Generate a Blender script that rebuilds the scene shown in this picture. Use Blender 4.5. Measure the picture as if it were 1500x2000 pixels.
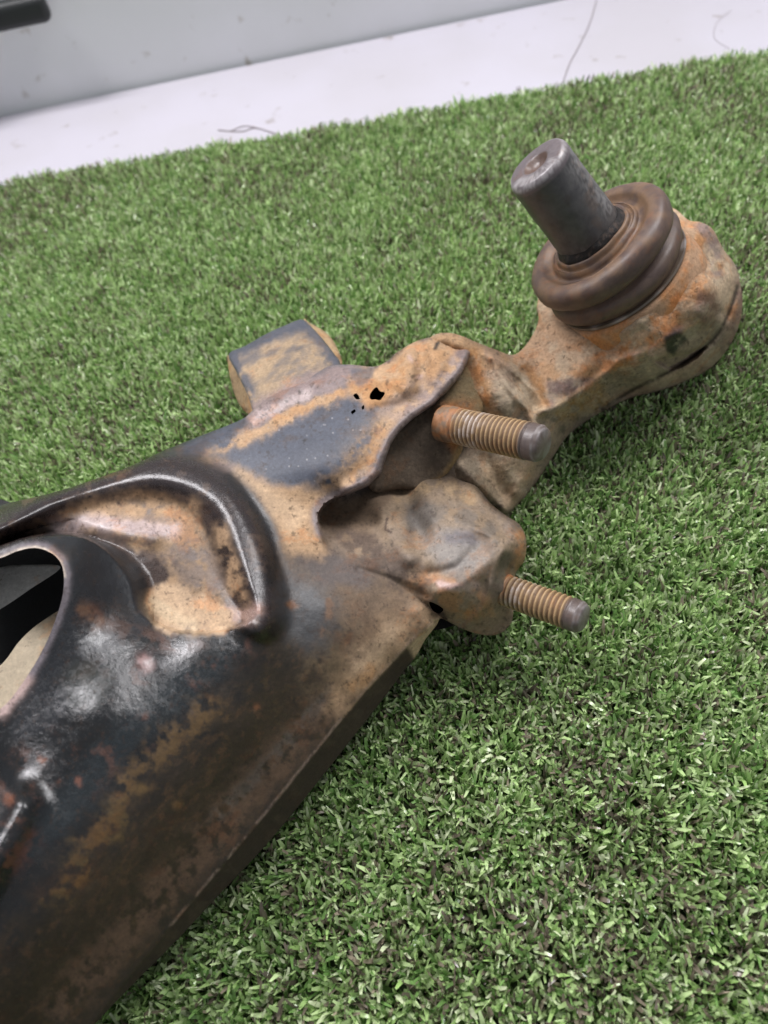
import bpy, math, random
import numpy as np
from mathutils import Vector, Matrix
from mathutils.geometry import delaunay_2d_cdt
from mathutils.kdtree import KDTree
random.seed(4); RNG = np.random.default_rng(7)
S = bpy.context.scene; COL = S.collection
for o in list(bpy.data.objects): bpy.data.objects.remove(o)

# ------------------------------------------------------------------ camera
F = 1444.0; PITCH = math.radians(54); ROLL = math.radians(13); CZ = 0.26
fwd = np.array([0, math.cos(PITCH), -math.sin(PITCH)])
r0 = np.array([1.0, 0, 0]); u0 = np.cross(r0, fwd)
RT = math.cos(ROLL)*r0 - math.sin(ROLL)*u0
UP = math.cos(ROLL)*u0 + math.sin(ROLL)*r0
CAM = -fwd*CZ/math.sin(PITCH)
cd = bpy.data.cameras.new('camera'); cam = bpy.data.objects.new('camera', cd); COL.objects.link(cam)
M = Matrix(((RT[0], UP[0], -fwd[0], CAM[0]), (RT[1], UP[1], -fwd[1], CAM[1]), (RT[2], UP[2], -fwd[2], CAM[2]), (0, 0, 0, 1)))
cam.matrix_world = M
cd.sensor_fit = 'VERTICAL'; cd.sensor_height = 24; cd.sensor_width = 18; cd.lens = F*24/2000
cd.clip_start = .01; cd.clip_end = 50
cd.dof.use_dof = True; cd.dof.focus_distance = 0.262; cd.dof.aperture_fstop = 6.8
S.camera = cam
# ------------------------------------------------------------------ light
W = bpy.data.worlds.new('World'); S.world = W; W.use_nodes = True
W.node_tree.nodes['Background'].inputs[0].default_value = (.80, .84, .92, 1)
W.node_tree.nodes['Background'].inputs[1].default_value = .40
def lamp(name, loc, target, sx, sy, power, col):
    l = bpy.data.lights.new(name, 'AREA'); l.shape = 'RECTANGLE'; l.size = sx; l.size_y = sy
    l.energy = power; l.color = col
    o = bpy.data.objects.new(name, l); COL.objects.link(o); o.location = loc
    d = Vector(target)-Vector(loc); o.rotation_euler = d.to_track_quat('-Z', 'Y').to_euler()
    return o
lamp('ceiling_tube_light', (-.62, .55, .85), (0, .1, 0), .28, .9, 23.0, (1, .97, 1.0))
lamp('ceiling_panel_light', (.50, .46, 1.05), (0, .1, 0), .75, .40, 16.0, (1, .98, 1.0))
S.view_settings.view_transform = 'Standard'; S.view_settings.look = 'None'
S.view_settings.exposure = 0.28; S.view_settings.gamma = 1
S.cycles.max_bounces = 6; S.cycles.use_denoising = True
S.cycles.sample_clamp_indirect = 4

# ------------------------------------------------------------------ pixel ray -> place in the world at a real height (mm)
def rays(uv):
    uv = np.asarray(uv, float).reshape(-1, 2)
    d = np.outer((uv[:, 0]-750)/F, RT) + np.outer(-(uv[:, 1]-1000)/F, UP) + fwd
    return d/np.linalg.norm(d, axis=1, keepdims=True)
def P(uv, h):
    d = rays(uv); t = (np.asarray(h, float)/1000-CZ)/d[:, 2]
    return CAM + d*t[:, None], d, t
def pt(u, v, h): return P([(u, v)], [h])[0][0]

# ------------------------------------------------------------------ numpy noise
def _hash(ix, iy, iz, s):
    n = (ix.astype(np.int64)*374761393 + iy.astype(np.int64)*668265263 + iz.astype(np.int64)*2147483647 + s*974711) & 0x7fffffff
    n = (n ^ (n >> 13))*1274126177 & 0x7fffffff
    return ((n ^ (n >> 16)) & 0xffff)/32767.5 - 1
def noise(p, f, s=0):
    q = np.asarray(p)*f
    if q.shape[1] == 2: q = np.c_[q, np.zeros(len(q))]
    i = np.floor(q); t = q-i; t = t*t*(3-2*t); i = i.astype(np.int64); o = 0
    for a in (0, 1):
        for b in (0, 1):
            for c in (0, 1):
                w = (t[:, 0] if a else 1-t[:, 0])*(t[:, 1] if b else 1-t[:, 1])*(t[:, 2] if c else 1-t[:, 2])
                o = o + w*_hash(i[:, 0]+a, i[:, 1]+b, i[:, 2]+c, s)
    return o
def fbm(p, f, s=0, oct=4, g=.5):
    o = 0; a = 1; n = 0
    for k in range(oct):
        o = o+a*noise(p, f*2**k, s+17*k); n += a; a *= g
    return o/n

# ------------------------------------------------------------------ curve and field helpers
def catmull(pts, step, closed=True):
    p = np.asarray(pts, float); n = len(p); out = []
    rng = range(n) if closed else range(n-1)
    for i in rng:
        if closed: a, b, c, d = p[(i-1) % n], p[i], p[(i+1) % n], p[(i+2) % n]
        else: a, b, c, d = p[max(i-1, 0)], p[i], p[i+1], p[min(i+2, n-1)]
        L = np.linalg.norm((c-b)[:2]); k = max(1, int(L/step))
        for j in range(k):
            t = j/k
            out.append(.5*((2*b)+(c-a)*t+(2*a-5*b+4*c-d)*t*t+(3*b-a-3*c+d)*t**3))
    if not closed: out.append(p[-1])
    return np.array(out)
def seg_dist(uv, poly, closed=True):
    """distance to a polyline, with extra columns of the polyline interpolated at the nearest place"""
    poly = np.asarray(poly, float); q = poly if not closed else np.vstack([poly, poly[:1]])
    best = np.full(len(uv), 1e9); ex = np.zeros((len(uv), max(0, q.shape[1]-2)))
    for a, b in zip(q[:-1], q[1:]):
        d = b[:2]-a[:2]; L = d@d
        t = np.clip(((uv-a[:2])@d)/max(L, 1e-9), 0, 1)
        r = uv-a[:2]-t[:, None]*d; dd = np.hypot(r[:, 0], r[:, 1]); m = dd < best
        best[m] = dd[m]
        if ex.shape[1]: ex[m] = a[2:]+(b[2:]-a[2:])*t[m][:, None]
    return best, ex
def inside(uv, poly):
    poly = np.asarray(poly, float)[:, :2]; r = np.zeros(len(uv), bool)
    o = np.argsort(uv[:, 1]); x = uv[o, 0]; y = uv[o, 1]
    for (x1, y1), (x2, y2) in zip(poly, np.roll(poly, -1, 0)):
        if y1 == y2: continue
        a, b = np.searchsorted(y, (min(y1, y2), max(y1, y2)))
        if a == b: continue
        r[a:b] ^= x[a:b] < (x2-x1)*(y[a:b]-y1)/(y2-y1)+x1
    out = np.zeros(len(uv), bool); out[o] = r
    return out
def near(uv, c):
    """distance to a densely sampled curve"""
    t = KDTree(len(c))
    for i, p in enumerate(c.tolist()): t.insert((p[0], p[1], 0), i)
    t.balance()
    return np.array([t.find((a, b, 0))[2] for a, b in uv.tolist()])
def sstep(x): x = np.clip(x, 0, 1); return x*x*(3-2*x)
def mask(uv, poly, soft=8, smooth=True):
    poly = np.asarray(poly, float)
    if smooth: poly = catmull(poly, 18)
    pad = poly[:, 2].max() if poly.shape[1] > 2 else soft
    lo, hi = poly[:, :2].min(0)-pad, poly[:, :2].max(0)+pad
    k = np.where((uv > lo).all(1) & (uv < hi).all(1))[0]; out = np.zeros(len(uv))
    if not len(k): return out
    q = uv[k]
    d, ex = seg_dist(q, poly); sd = np.where(inside(q, poly), d, -d)
    s = np.maximum(ex[:, 0], .8) if ex.shape[1] else soft
    out[k] = sstep(sd/s*.5+.5); return out
def stroke(uv, line, sig, smooth=True):
    line = np.asarray(line, float)
    if smooth and len(line) > 2: line = catmull(line, 14, False)
    pad = 3.6*(line[:, 2].max() if line.shape[1] > 2 else sig)
    lo, hi = line[:, :2].min(0)-pad, line[:, :2].max(0)+pad
    k = np.where((uv > lo).all(1) & (uv < hi).all(1))[0]; out = np.zeros(len(uv))
    if not len(k): return out
    d, ex = seg_dist(uv[k], line, False)
    s = ex[:, 0] if ex.shape[1] else sig
    out[k] = np.exp(-.5*(d/s)**2); return out
def rbf(pts, lam=2.0):
    p = np.asarray(pts, float); x = p[:, :2]/1000; n = len(x)
    def K(a, b):
        r2 = ((a[:, None]-b[None])**2).sum(-1); return .5*r2*np.log(r2+1e-12)
    A = np.zeros((n+3, n+3)); A[:n, :n] = K(x, x)+np.eye(n)*lam*1e-5; A[:n, n] = 1; A[:n, n+1:] = x; A[n:, :n] = A[:n, n:].T
    w = np.linalg.solve(A, np.r_[p[:, 2], 0, 0, 0])
    def f(uv):
        o = np.empty(len(uv))
        for i in range(0, len(uv), 20000):
            q = uv[i:i+20000]/1000
            o[i:i+20000] = K(q, x)@w[:n]+w[n]+q@w[n+1:]
        return o
    return f

# ------------------------------------------------------------------ mesh building
def mk(name, V, Fc, mat, parent=None, smooth=True, cols=None, sharp=None):
    me = bpy.data.meshes.new(name)
    me.from_pydata(V.tolist() if hasattr(V, 'tolist') else V, [], Fc.tolist() if hasattr(Fc, 'tolist') else Fc)
    if smooth:
        me.polygons.foreach_set('use_smooth', [True]*len(me.polygons))
    if cols is not None:
        a = me.color_attributes.new('paint', 'FLOAT_COLOR', 'POINT'); a.data.foreach_set('color', np.asarray(cols, np.float32).ravel())
    me.validate(); me.update()
    if sharp: me.set_sharp_from_angle(angle=math.radians(sharp))
    if mat: me.materials.append(mat)
    o = bpy.data.objects.new(name, me); COL.objects.link(o)
    if parent: o.parent = parent
    return o
def tag(o, label=None, cat=None, group=None, kind=None):
    if label: o['label'] = label
    if cat: o['category'] = cat
    if group: o['group'] = group
    if kind: o['kind'] = kind
    return o

class Paint:
    """wear and colour, with some painted shade and glare, laid on as blobs with ragged edges"""
    def __init__(s, uv, p3, base, rough=.6):
        s.uv = uv; s.p = p3*1000; n = len(uv)
        s.c = np.tile(np.array(base, float), (n, 1)); s.r = np.full(n, rough); s.k = 0; s.w = {}
    def warp(s, amp, f=.03):
        s.k += 5; key = (f, s.k % 4)
        if key not in s.w: s.w[key] = np.c_[fbm(s.uv, f, s.k, 4, .6), fbm(s.uv, f, s.k+91, 4, .6)]
        return s.uv+s.w[key]*amp
    def put(s, m, col, rough=None, op=1.0):
        m = np.clip(m*op, 0, 1); s.c += (np.array(col)-s.c)*m[:, None]
        if rough is not None: s.r += (rough-s.r)*m
    def blob(s, poly, col, soft=12, rag=14, rough=None, op=1.0, patch=0, pf=.04, f=.03):
        m = mask(s.warp(rag, f), poly, soft)
        if patch: m = m*sstep(.5+fbm(s.uv, pf, s.k+3, 4, .6)*2.2+(1-patch)*.9-.25)
        s.put(m, col, rough, op)
    def line(s, line, w, col, rag=6, rough=None, op=1.0, patch=0, pf=.05):
        m = np.clip(stroke(s.warp(rag, .05), line, w)*1.4, 0, 1)
        if patch: m = m*sstep(.5+fbm(s.uv, pf, s.k+3, 4, .6)*2.2+(1-patch)*.9-.25)
        s.put(m, col, rough, op)
    def mottle(s, col, f=.02, lo=.0, hi=.5, op=1.0, rough=None, where=None, aniso=None, oct=5, g=.6):
        s.k += 5; q = s.uv
        if aniso is not None:
            a = math.radians(aniso[0]); R = np.array([[math.cos(a), -math.sin(a)], [math.sin(a), math.cos(a)]])
            q = (q@R)*np.array([1/aniso[1], 1])
        m = sstep((fbm(q, f, s.k, oct, g)-lo)/(hi-lo))
        if where is not None: m = m*where
        s.put(m, col, rough, op)
    def grain(s, amt=.18, f=.25):
        s.k += 5
        g = 1+amt*fbm(s.uv, f, s.k, 3, .8)+amt*.7*fbm(s.uv, .03, s.k+1, 3)
        s.c *= g[:, None]
    def out(s): return np.c_[np.clip(s.c, .002, 1), np.clip(s.r, .05, 1)]

def patch(name, outline, H, mat, paint=None, step=3, lines=(), holes=(), roll=0, rollpx=30, back=('skirt', 30), parent=None, bump=.12, sharp=62, bf=.35, rollmask=None):
    ol = catmull(outline, step)[:, :2]
    hs = [catmull(h, step)[:, :2] for h in holes]
    x0, y0 = ol.min(0); x1, y1 = ol.max(0)
    gx, gy = np.meshgrid(np.arange(x0, x1, step), np.arange(y0, y1, step*.87)); gx = gx+(np.arange(gx.shape[0]) % 2)[:, None]*step*.5
    g = np.c_[gx.ravel(), gy.ravel()]
    g = g[inside(g, ol)]
    fixed = [ol]+hs
    for L in lines:
        c = catmull(L, step, False)[:, :2]; t = np.gradient(c, axis=0); t /= np.linalg.norm(t, axis=1, keepdims=True)+1e-9
        n = np.c_[-t[:, 1], t[:, 0]]
        fixed += [c+n*1.3, c-n*1.3]
    for k, c in enumerate(fixed):
        g = g[near(g, c) > step*.65]
    for h in hs: g = g[~inside(g, h)]
    lp = [c for c in fixed[1+len(hs):]]
    lp = [c[inside(c, ol)] for c in lp]
    if lp:
        lpp = np.vstack(lp)
        for h in hs: lpp = lpp[~inside(lpp, h)]
        lpp = lpp[near(lpp, ol) > step*.5]
    else: lpp = np.zeros((0, 2))
    allp = np.vstack([ol]+hs+[g, lpp])
    edges = []; k = 0
    for c in [ol]+hs:
        n = len(c); edges += [(k+i, k+(i+1) % n) for i in range(n)]; k += n
    vs, es, fs, ov, oe, of = delaunay_2d_cdt([Vector(p) for p in allp.tolist()], edges, [], 0, 1e-5)
    uv = np.array([(v.x, v.y) for v in vs]); T = np.array([f[:] for f in fs])
    c = uv[T].mean(1); keep = inside(c, ol)
    for h in hs: keep &= ~inside(c, h)
    T = T[keep]
    used = np.unique(T); mp = -np.ones(len(uv), int); mp[used] = np.arange(len(used)); uv = uv[used]; T = mp[T]
    a, b, d = uv[T[:, 0]], uv[T[:, 1]], uv[T[:, 2]]
    cr = (b[:, 0]-a[:, 0])*(d[:, 1]-a[:, 1])-(b[:, 1]-a[:, 1])*(d[:, 0]-a[:, 0])
    T[cr > 0] = T[cr > 0][:, ::-1]                       # face the viewer's side
    h = H(uv)
    pos, dr, t = P(uv, h)
    if roll:
        d0 = near(uv, ol); x = 1-np.clip(d0/rollpx, 0, 1)
        dt = roll*(1-np.sqrt(np.clip(1-x*x, 0, 1)))/1000
        if rollmask is not None: dt = dt*rollmask(uv)
        t = t+dt
    if bump:
        t = t-bump/1000*(fbm(pos*1000, bf, 3, 4, .6)+.6*fbm(pos*1000, bf*.25, 8, 2))
    pos = CAM+dr*t[:, None]
    n0 = len(pos)
    # boundary edges
    E = np.vstack([T[:, [0, 1]], T[:, [1, 2]], T[:, [2, 0]]])
    key = {}
    for i, j in E.tolist(): key[(i, j)] = 1
    B = [(i, j) for (i, j) in key if (j, i) not in key]
    faces = T.tolist(); V = pos
    kind, depth = back
    clampz = lambda q: q
    bidx = sorted({i for e in B for i in e}); bm_ = {i: n0+k for k, i in enumerate(bidx)}
    src = list(range(n0))+bidx
    if kind == 'skirt':
        q = pos[bidx]; dd = dr[bidx]; dep = np.full(len(q), depth/1000)
        tt = np.minimum(dep, np.maximum((q[:, 2]+.004)/-dd[:, 2], .001))
        V = np.vstack([pos, q+dd*tt[:, None]])
        for i, j in B: faces.append((j, i, bm_[i], bm_[j]))
    elif kind == 'solid':
        tt = np.minimum(depth/1000, np.maximum((pos[:, 2]+.005)/-dr[:, 2], .001))
        # full back surface
        V = np.vstack([pos, pos+dr*tt[:, None]]); src = list(range(n0))*2
        faces += (T[:, ::-1]+n0).tolist()
        for i, j in B: faces.append((j, i, i+n0, j+n0))
    cols = None
    if paint:
        pa = paint(uv, pos); cols = pa[src]
    o = mk(name, V, faces, mat, parent, True, cols, sharp)
    return o

# ------------------------------------------------------------------ materials
def mat_new(name):
    m = bpy.data.materials.new(name); m.use_nodes = True; nt = m.node_tree
    return m, nt, nt.nodes['Principled BSDF']
def N(nt, t, **k):
    n = nt.nodes.new(t)
    for a, b in k.items(): setattr(n, a, b)
    return n
def metal_mat(name, bump=.25, bscale=900, fine=.25, spec=.5, coat=0.0, pit=.5, tint=.5, mid=.3):
    m, nt, b = mat_new(name)
    at = N(nt, 'ShaderNodeAttribute', attribute_name='paint'); tc = N(nt, 'ShaderNodeTexCoord')
    n1 = N(nt, 'ShaderNodeTexNoise'); n1.inputs['Scale'].default_value = bscale; n1.inputs['Detail'].default_value = 4; n1.inputs['Roughness'].default_value = .7
    n2 = N(nt, 'ShaderNodeTexNoise'); n2.inputs['Scale'].default_value = bscale*2.6; n2.inputs['Detail'].default_value = 2
    for n in (n1, n2): nt.links.new(tc.outputs['Object'], n.inputs['Vector'])
    mr = N(nt, 'ShaderNodeMapRange'); mr.inputs['From Min'].default_value = .25; mr.inputs['From Max'].default_value = .75
    mr.inputs['To Min'].default_value = 1-fine; mr.inputs['To Max'].default_value = 1+fine
    nt.links.new(n1.outputs['Fac'], mr.inputs['Value'])
    mx = N(nt, 'ShaderNodeVectorMath', operation='MULTIPLY'); nt.links.new(at.outputs['Color'], mx.inputs[0])
    cb = N(nt, 'ShaderNodeCombineXYZ')
    for i in range(3): nt.links.new(mr.outputs[0], cb.inputs[i])
    nt.links.new(cb.outputs[0], mx.inputs[1])
    n3 = N(nt, 'ShaderNodeTexNoise'); n3.inputs['Scale'].default_value = 230; n3.inputs['Detail'].default_value = 9; n3.inputs['Roughness'].default_value = .78
    n4 = N(nt, 'ShaderNodeTexNoise'); n4.inputs['Scale'].default_value = 75; n4.inputs['Detail'].default_value = 9; n4.inputs['Roughness'].default_value = .72
    for n in (n3, n4): nt.links.new(tc.outputs['Object'], n.inputs['Vector'])
    def rng(src, a, c, lo, hi):
        r_ = N(nt, 'ShaderNodeMapRange'); r_.inputs['From Min'].default_value = a; r_.inputs['From Max'].default_value = c
        r_.inputs['To Min'].default_value = lo; r_.inputs['To Max'].default_value = hi; nt.links.new(src, r_.inputs['Value']); return r_.outputs[0]
    def mul(src, fac, colr):
        m_ = N(nt, 'ShaderNodeMix', data_type='RGBA', blend_type='MULTIPLY'); nt.links.new(fac, m_.inputs[0]); nt.links.new(src, m_.inputs[6]); m_.inputs[7].default_value = (*colr, 1); return m_.outputs[2]
    k1 = mul(mx.outputs[0], rng(n3.outputs['Fac'], .40, .34, 0, pit), (.30, .24, .20))
    k2 = mul(k1, rng(n4.outputs['Fac'], .54, .62, 0, tint), (1.15, .72, .42))
    k3 = mul(k2, rng(n3.outputs['Fac'], .58, .66, 0, tint*.8), (1.35, 1.3, 1.25))
    nt.links.new(k3, b.inputs['Base Color'])
    rr = N(nt, 'ShaderNodeMath', operation='MULTIPLY_ADD'); nt.links.new(n2.outputs['Fac'], rr.inputs[0]); rr.inputs[1].default_value = .22
    ra = N(nt, 'ShaderNodeMath', operation='SUBTRACT'); nt.links.new(at.outputs['Alpha'], ra.inputs[0]); ra.inputs[1].default_value = .11
    nt.links.new(ra.outputs[0], rr.inputs[2]); nt.links.new(rr.outputs[0], b.inputs['Roughness'])
    bp = N(nt, 'ShaderNodeBump'); bp.inputs['Strength'].default_value = bump; bp.inputs['Distance'].default_value = .0006
    ha = N(nt, 'ShaderNodeMath', operation='MULTIPLY_ADD'); nt.links.new(n3.outputs['Fac'], ha.inputs[0]); ha.inputs[1].default_value = mid/bump*2; nt.links.new(n1.outputs['Fac'], ha.inputs[2])
    nt.links.new(ha.outputs[0], bp.inputs['Height']); nt.links.new(bp.outputs[0], b.inputs['Normal'])
    b.inputs['Specular IOR Level'].default_value = spec
    if coat: b.inputs['Coat Weight'].default_value = coat; b.inputs['Coat Roughness'].default_value = .15
    return m
M_SHEET = metal_mat('weathered_painted_steel', .18, 700, .24, pit=.7, tint=.45, mid=.09)
M_CAST = metal_mat('rusty_forged_steel', .60, 650, .30, .3, pit=.85, tint=.38, mid=.6)
M_RUBBER = metal_mat('dusty_rubber', .12, 600, .15, .4, pit=.5, tint=.4, mid=.03)
M_STUD = metal_mat('worn_steel', .15, 800, .15, .6, pit=.5, tint=.4, mid=.06)

TAN = (.36, .235, .135); TAN2 = (.44, .31, .195); SAND = (.50, .39, .26); RUST = (.30, .12, .04); ORANGE = (.36, .19, .08)
BLUE = (.060, .066, .085); BLACK = (.006, .0065, .007); BROWN = (.10, .060, .035); OXIDE = (.20, .15, .14); OLIVE = (.024, .015, .006)
GREY = (.22, .19, .16); PINK = (.42, .30, .27); DKRUST = (.13, .045, .02)

# ------------------------------------------------------------------ floor, wall
def plane_quad(name, pts, mat, **k):
    return mk(name, np.array(pts), [(0, 1, 2, 3)], mat, None, False)
FZ = -12.0
sa, sb = pt(0, 228, FZ), pt(1100, 0, FZ)
wd = (sb-sa)/np.linalg.norm(sb-sa); wn = np.array([-wd[1], wd[0], 0])     # wn points away from the viewer
def white_mat(name, col, rough, stain):
    m, nt, b = mat_new(name); tc = N(nt, 'ShaderNodeTexCoord')
    n = N(nt, 'ShaderNodeTexNoise'); n.inputs['Scale'].default_value = 9; n.inputs['Detail'].default_value = 5
    n2 = N(nt, 'ShaderNodeTexNoise'); n2.inputs['Scale'].default_value = 60; n2.inputs['Detail'].default_value = 3
    for q in (n, n2): nt.links.new(tc.outputs['Object'], q.inputs['Vector'])
    r = N(nt, 'ShaderNodeValToRGB'); r.color_ramp.elements[0].position = .35; r.color_ramp.elements[1].position = .6
    r.color_ramp.elements[0].color = (*stain, 1); r.color_ramp.elements[1].color = (*col, 1)
    r2 = N(nt, 'ShaderNodeValToRGB'); r2.color_ramp.elements[0].position = .22; r2.color_ramp.elements[1].position = .34
    r2.color_ramp.elements[0].color = (.6, .55, .48, 1); r2.color_ramp.elements[1].color = (1, 1, 1, 1)
    mx = N(nt, 'ShaderNodeVectorMath', operation='MULTIPLY')
    nt.links.new(n.outputs['Fac'], r.inputs[0]); nt.links.new(n2.outputs['Fac'], r2.inputs[0])
    nt.links.new(r.outputs[0], mx.inputs[0]); nt.links.new(r2.outputs[0], mx.inputs[1]); nt.links.new(mx.outputs[0], b.inputs['Base Color'])
    b.inputs['Roughness'].default_value = rough
    return m
M_FLOOR = white_mat('white_laminate_floor', (.50, .48, .53), .35, (.465, .445, .475))
M_WALL = white_mat('pale_grey_wall_panel', (.74, .745, .76), .5, (.69, .70, .70))
a = sa-wd*3; b = sa+wd*4
tag(plane_quad('floor', [a-wn*3, b-wn*3, b-wn*.0004, a-wn*.0004], M_FLOOR), kind='structure')
m, nt, bs = mat_new('dark_joint'); bs.inputs['Base Color'].default_value = (.06, .065, .075, 1)
z = np.array([0, 0, 1.0])
tag(plane_quad('floor_joint', [a-wn*.0010-z*.002, b-wn*.0010-z*.002, b+wn*.0060-z*.002, a+wn*.0060-z*.002], m), kind='structure')
def box(c, ax, ay, az, bev=0):
    import bmesh
    bm = bmesh.new(); bmesh.ops.create_cube(bm, size=1)
    for v in bm.verts: v.co = Vector(c+ax*v.co.x+ay*v.co.y+az*v.co.z)
    if bev: bmesh.ops.bevel(bm, geom=bm.edges[:]+bm.verts[:], offset=bev, segments=4, affect='EDGES', profile=.5)
    return bm
def bm_obj(name, bm, mat, parent=None, smooth=False):
    me = bpy.data.meshes.new(name); bm.normal_update(); bm.to_mesh(me); bm.free(); me.materials.append(mat)
    if smooth: me.polygons.foreach_set('use_smooth', [True]*len(me.polygons))
    o = bpy.data.objects.new(name, me); COL.objects.link(o)
    if parent: o.parent = parent
    return o
wc = (a+b)/2+wn*.0180+z*(.45-.0112)
tag(bm_obj('wall', box(wc, (b-a), wn*.028, z*.9, .0004), M_WALL), kind='structure')
# black fitting on the wall, top left
def ray_wall(u, v, off=0.0):
    d = rays([(u, v)])[0]; o = sa+wn*(.001-off); t = ((o-CAM)@wn)/(d@wn); return CAM+d*t
q1 = ray_wall(98, 36, .008); q2 = ray_wall(0, 64, .008)
m, nt, bs = mat_new('black_plastic'); bs.inputs['Base Color'].default_value = (.012, .014, .014, 1); bs.inputs['Roughness'].default_value = .5
q0 = ray_wall(88, 0, .008)
hh = q0[2]-q1[2]
wid = abs((q1-q2)@wd)
cc = (q1+q2)/2 - wd*.058; cc[2] = q1[2]+hh*.66
fit = bpy.data.objects.new('wall_handle', None); COL.objects.link(fit); fit.location = cc
tag(fit, 'black plastic handle fixed to the pale grey wall in the top left corner', 'handle')
o = bm_obj('handle_plate', box(np.zeros(3), wd*(wid+.12), wn*.014, z*hh*1.5, .005), m, fit, True)
o = bm_obj('handle_grip', box(-wd*.04-wn*.012+z*hh*.2, wd*(wid+.02), wn*.014, z*hh*.5, .004), m, fit, True)

# ------------------------------------------------------------------ artificial grass
ea, eb = pt(0, 350, 0), pt(1500, 88, 0)
ed = (eb-ea)/np.linalg.norm(eb-ea); en = np.array([-ed[1], ed[0], 0])
m, nt, bs = mat_new('turf_backing'); bs.inputs['Base Color'].default_value = (.05, .07, .03, 1); bs.inputs['Roughness'].default_value = .9
A0 = ea-ed*.6; B0 = eb+ed*.6; zz = np.array([0, 0, -.0095])
tag(plane_quad('turf_backing', [A0-en*1.4+zz, B0-en*1.4+zz, B0+zz, A0+zz], m), kind='structure')
def grass(nb=225000):
    n = nb*4
    cor = np.array([pt(-260, 330, 0), pt(1800, 40, 0), pt(1880, 2250, 0), pt(-300, 2250, 0)])[:, :2]
    lo, hi = cor.min(0), cor.max(0)
    p = RNG.uniform(lo, hi, (n, 2)); p = p[inside(p, cor)]
    p3 = np.c_[p, np.zeros(len(p))]
    s = (p3-ea)@en; e_r = .003*noise(p3, 180, 4)
    p3 = p3[s < -.001+e_r]
    # nothing grows where the arm lies on it
    rel = p3-CAM; zc = rel@fwd; uvp = np.c_[750+F*(rel@RT)/zc, 1000-F*(rel@UP)/zc]
    hid = inside(uvp, [(-400, 1330), (60, 1130), (420, 960), (560, 900), (660, 880), (760, 940), (720, 1200), (560, 1460), (160, 1890), (60, 2300), (-400, 2300)])
    p3 = p3[~hid][:nb]
    n = len(p3)
    # tufts: pull roots together
    cell = .0042; c = np.round(p3[:, :2]/cell)*cell; hx = np.c_[_hash(c[:, 0]*1e4, c[:, 1]*1e4, c[:, 0]*0, 1), _hash(c[:, 0]*1e4, c[:, 1]*1e4, c[:, 0]*0, 2)]
    root = p3.copy(); root[:, :2] = p3[:, :2]*.45+(c+hx*.0012)*.55
    out = p3-root; az = np.arctan2(out[:, 1], out[:, 0])+RNG.normal(0, .9, n)
    L = RNG.uniform(.0085, .0128, n)*(1-.30*np.clip(fbm(p3, 60, 71, 2)+.05, 0, 1)); lean = np.abs(RNG.normal(.62, .38, n)); lean = np.clip(lean, .05, 1.45)
    patchn = fbm(p3, 22, 9, 3)
    matn = fbm(p3, 9, 31, 2)
    az = az*1.0+.0; az += .5*patchn
    dirx = np.cos(az); diry = np.sin(az)
    w = RNG.uniform(.00042, .00082, n)
    tw = az+math.pi/2+RNG.normal(0, .7, n)
    root[:, 2] = -.0098
    K = 5; segs = []
    th = lean*.35; cur = root.copy(); rows = []
    kink = RNG.normal(0, .32, (n, K))
    for k in range(K):
        ww = w*(1 if k < K-1 else .55)
        sx = np.c_[np.cos(tw)*ww, np.sin(tw)*ww, np.zeros(n)+ww*.25*np.sin(tw*3)]
        rows.append((cur-sx, cur+sx))
        th2 = th+lean*.62*k/(K-1)*1.5+kink[:, k]
        cur = cur+np.c_[dirx*np.sin(th2), diry*np.sin(th2), np.cos(th2)]*(L/(K-1))[:, None]
        tw = tw+RNG.normal(0, .3, n)
    V = np.empty((n, K*2, 3))
    for k, (x, y) in enumerate(rows): V[:, 2*k] = x; V[:, 2*k+1] = y
    V[:, :, 2] = np.minimum(V[:, :, 2], .0030)
    base = (np.arange(n)*K*2)[:, None]
    Q = np.concatenate([base+np.array([2*k, 2*k+1, 2*k+3, 2*k+2]) for k in range(K-1)], 1).reshape(-1, 4)
    me = bpy.data.meshes.new('artificial_grass')
    me.vertices.add(n*K*2); me.vertices.foreach_set('co', V.astype(np.float32).ravel())
    me.loops.add(len(Q)*4); me.loops.foreach_set('vertex_index', Q.astype(np.int32).ravel())
    me.polygons.add(len(Q)); me.polygons.foreach_set('loop_start', (np.arange(len(Q))*4).astype(np.int32)); me.polygons.foreach_set('loop_total', np.full(len(Q), 4, np.int32))
    g1 = np.array([.28, .43, .14]); g2 = np.array([.50, .62, .32]); g3 = np.array([.15, .27, .08]); br = np.array([.24, .20, .15]); ol = np.array([.56, .62, .40])
    t = RNG.random(n)[:, None]; colr = g1+(g2-g1)*t
    r = RNG.random(n); colr[r < .22] = g3; colr[(r > .22) & (r < .36)] = ol
    dirt = (RNG.random(n) < (.07+.38*np.clip(matn+.02, 0, 1)+.35*np.clip(patchn-.1, 0, 1)))
    colr[dirt] = br*RNG.uniform(.4, 1.2, (dirt.sum(), 1))
    colr *= RNG.uniform(.85, 1.40, (n, 1))
    cc = np.c_[colr, np.ones(n)]; cc = np.repeat(cc[:, None], K*2, 1)
    a = me.color_attributes.new('paint', 'FLOAT_COLOR', 'POINT'); a.data.foreach_set('color', cc.astype(np.float32).ravel())
    me.update(); me.validate()
    m, nt, b = mat_new('plastic_turf_fibre')
    at = N(nt, 'ShaderNodeAttribute', attribute_name='paint'); nt.links.new(at.outputs['Color'], b.inputs['Base Color'])
    b.inputs['Roughness'].default_value = .24; b.inputs['Specular IOR Level'].default_value = .5
    tr = N(nt, 'ShaderNodeBsdfTranslucent'); nt.links.new(at.outputs['Color'], tr.inputs['Color'])
    mx = N(nt, 'ShaderNodeMixShader'); mx.inputs[0].default_value = .25
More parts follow.
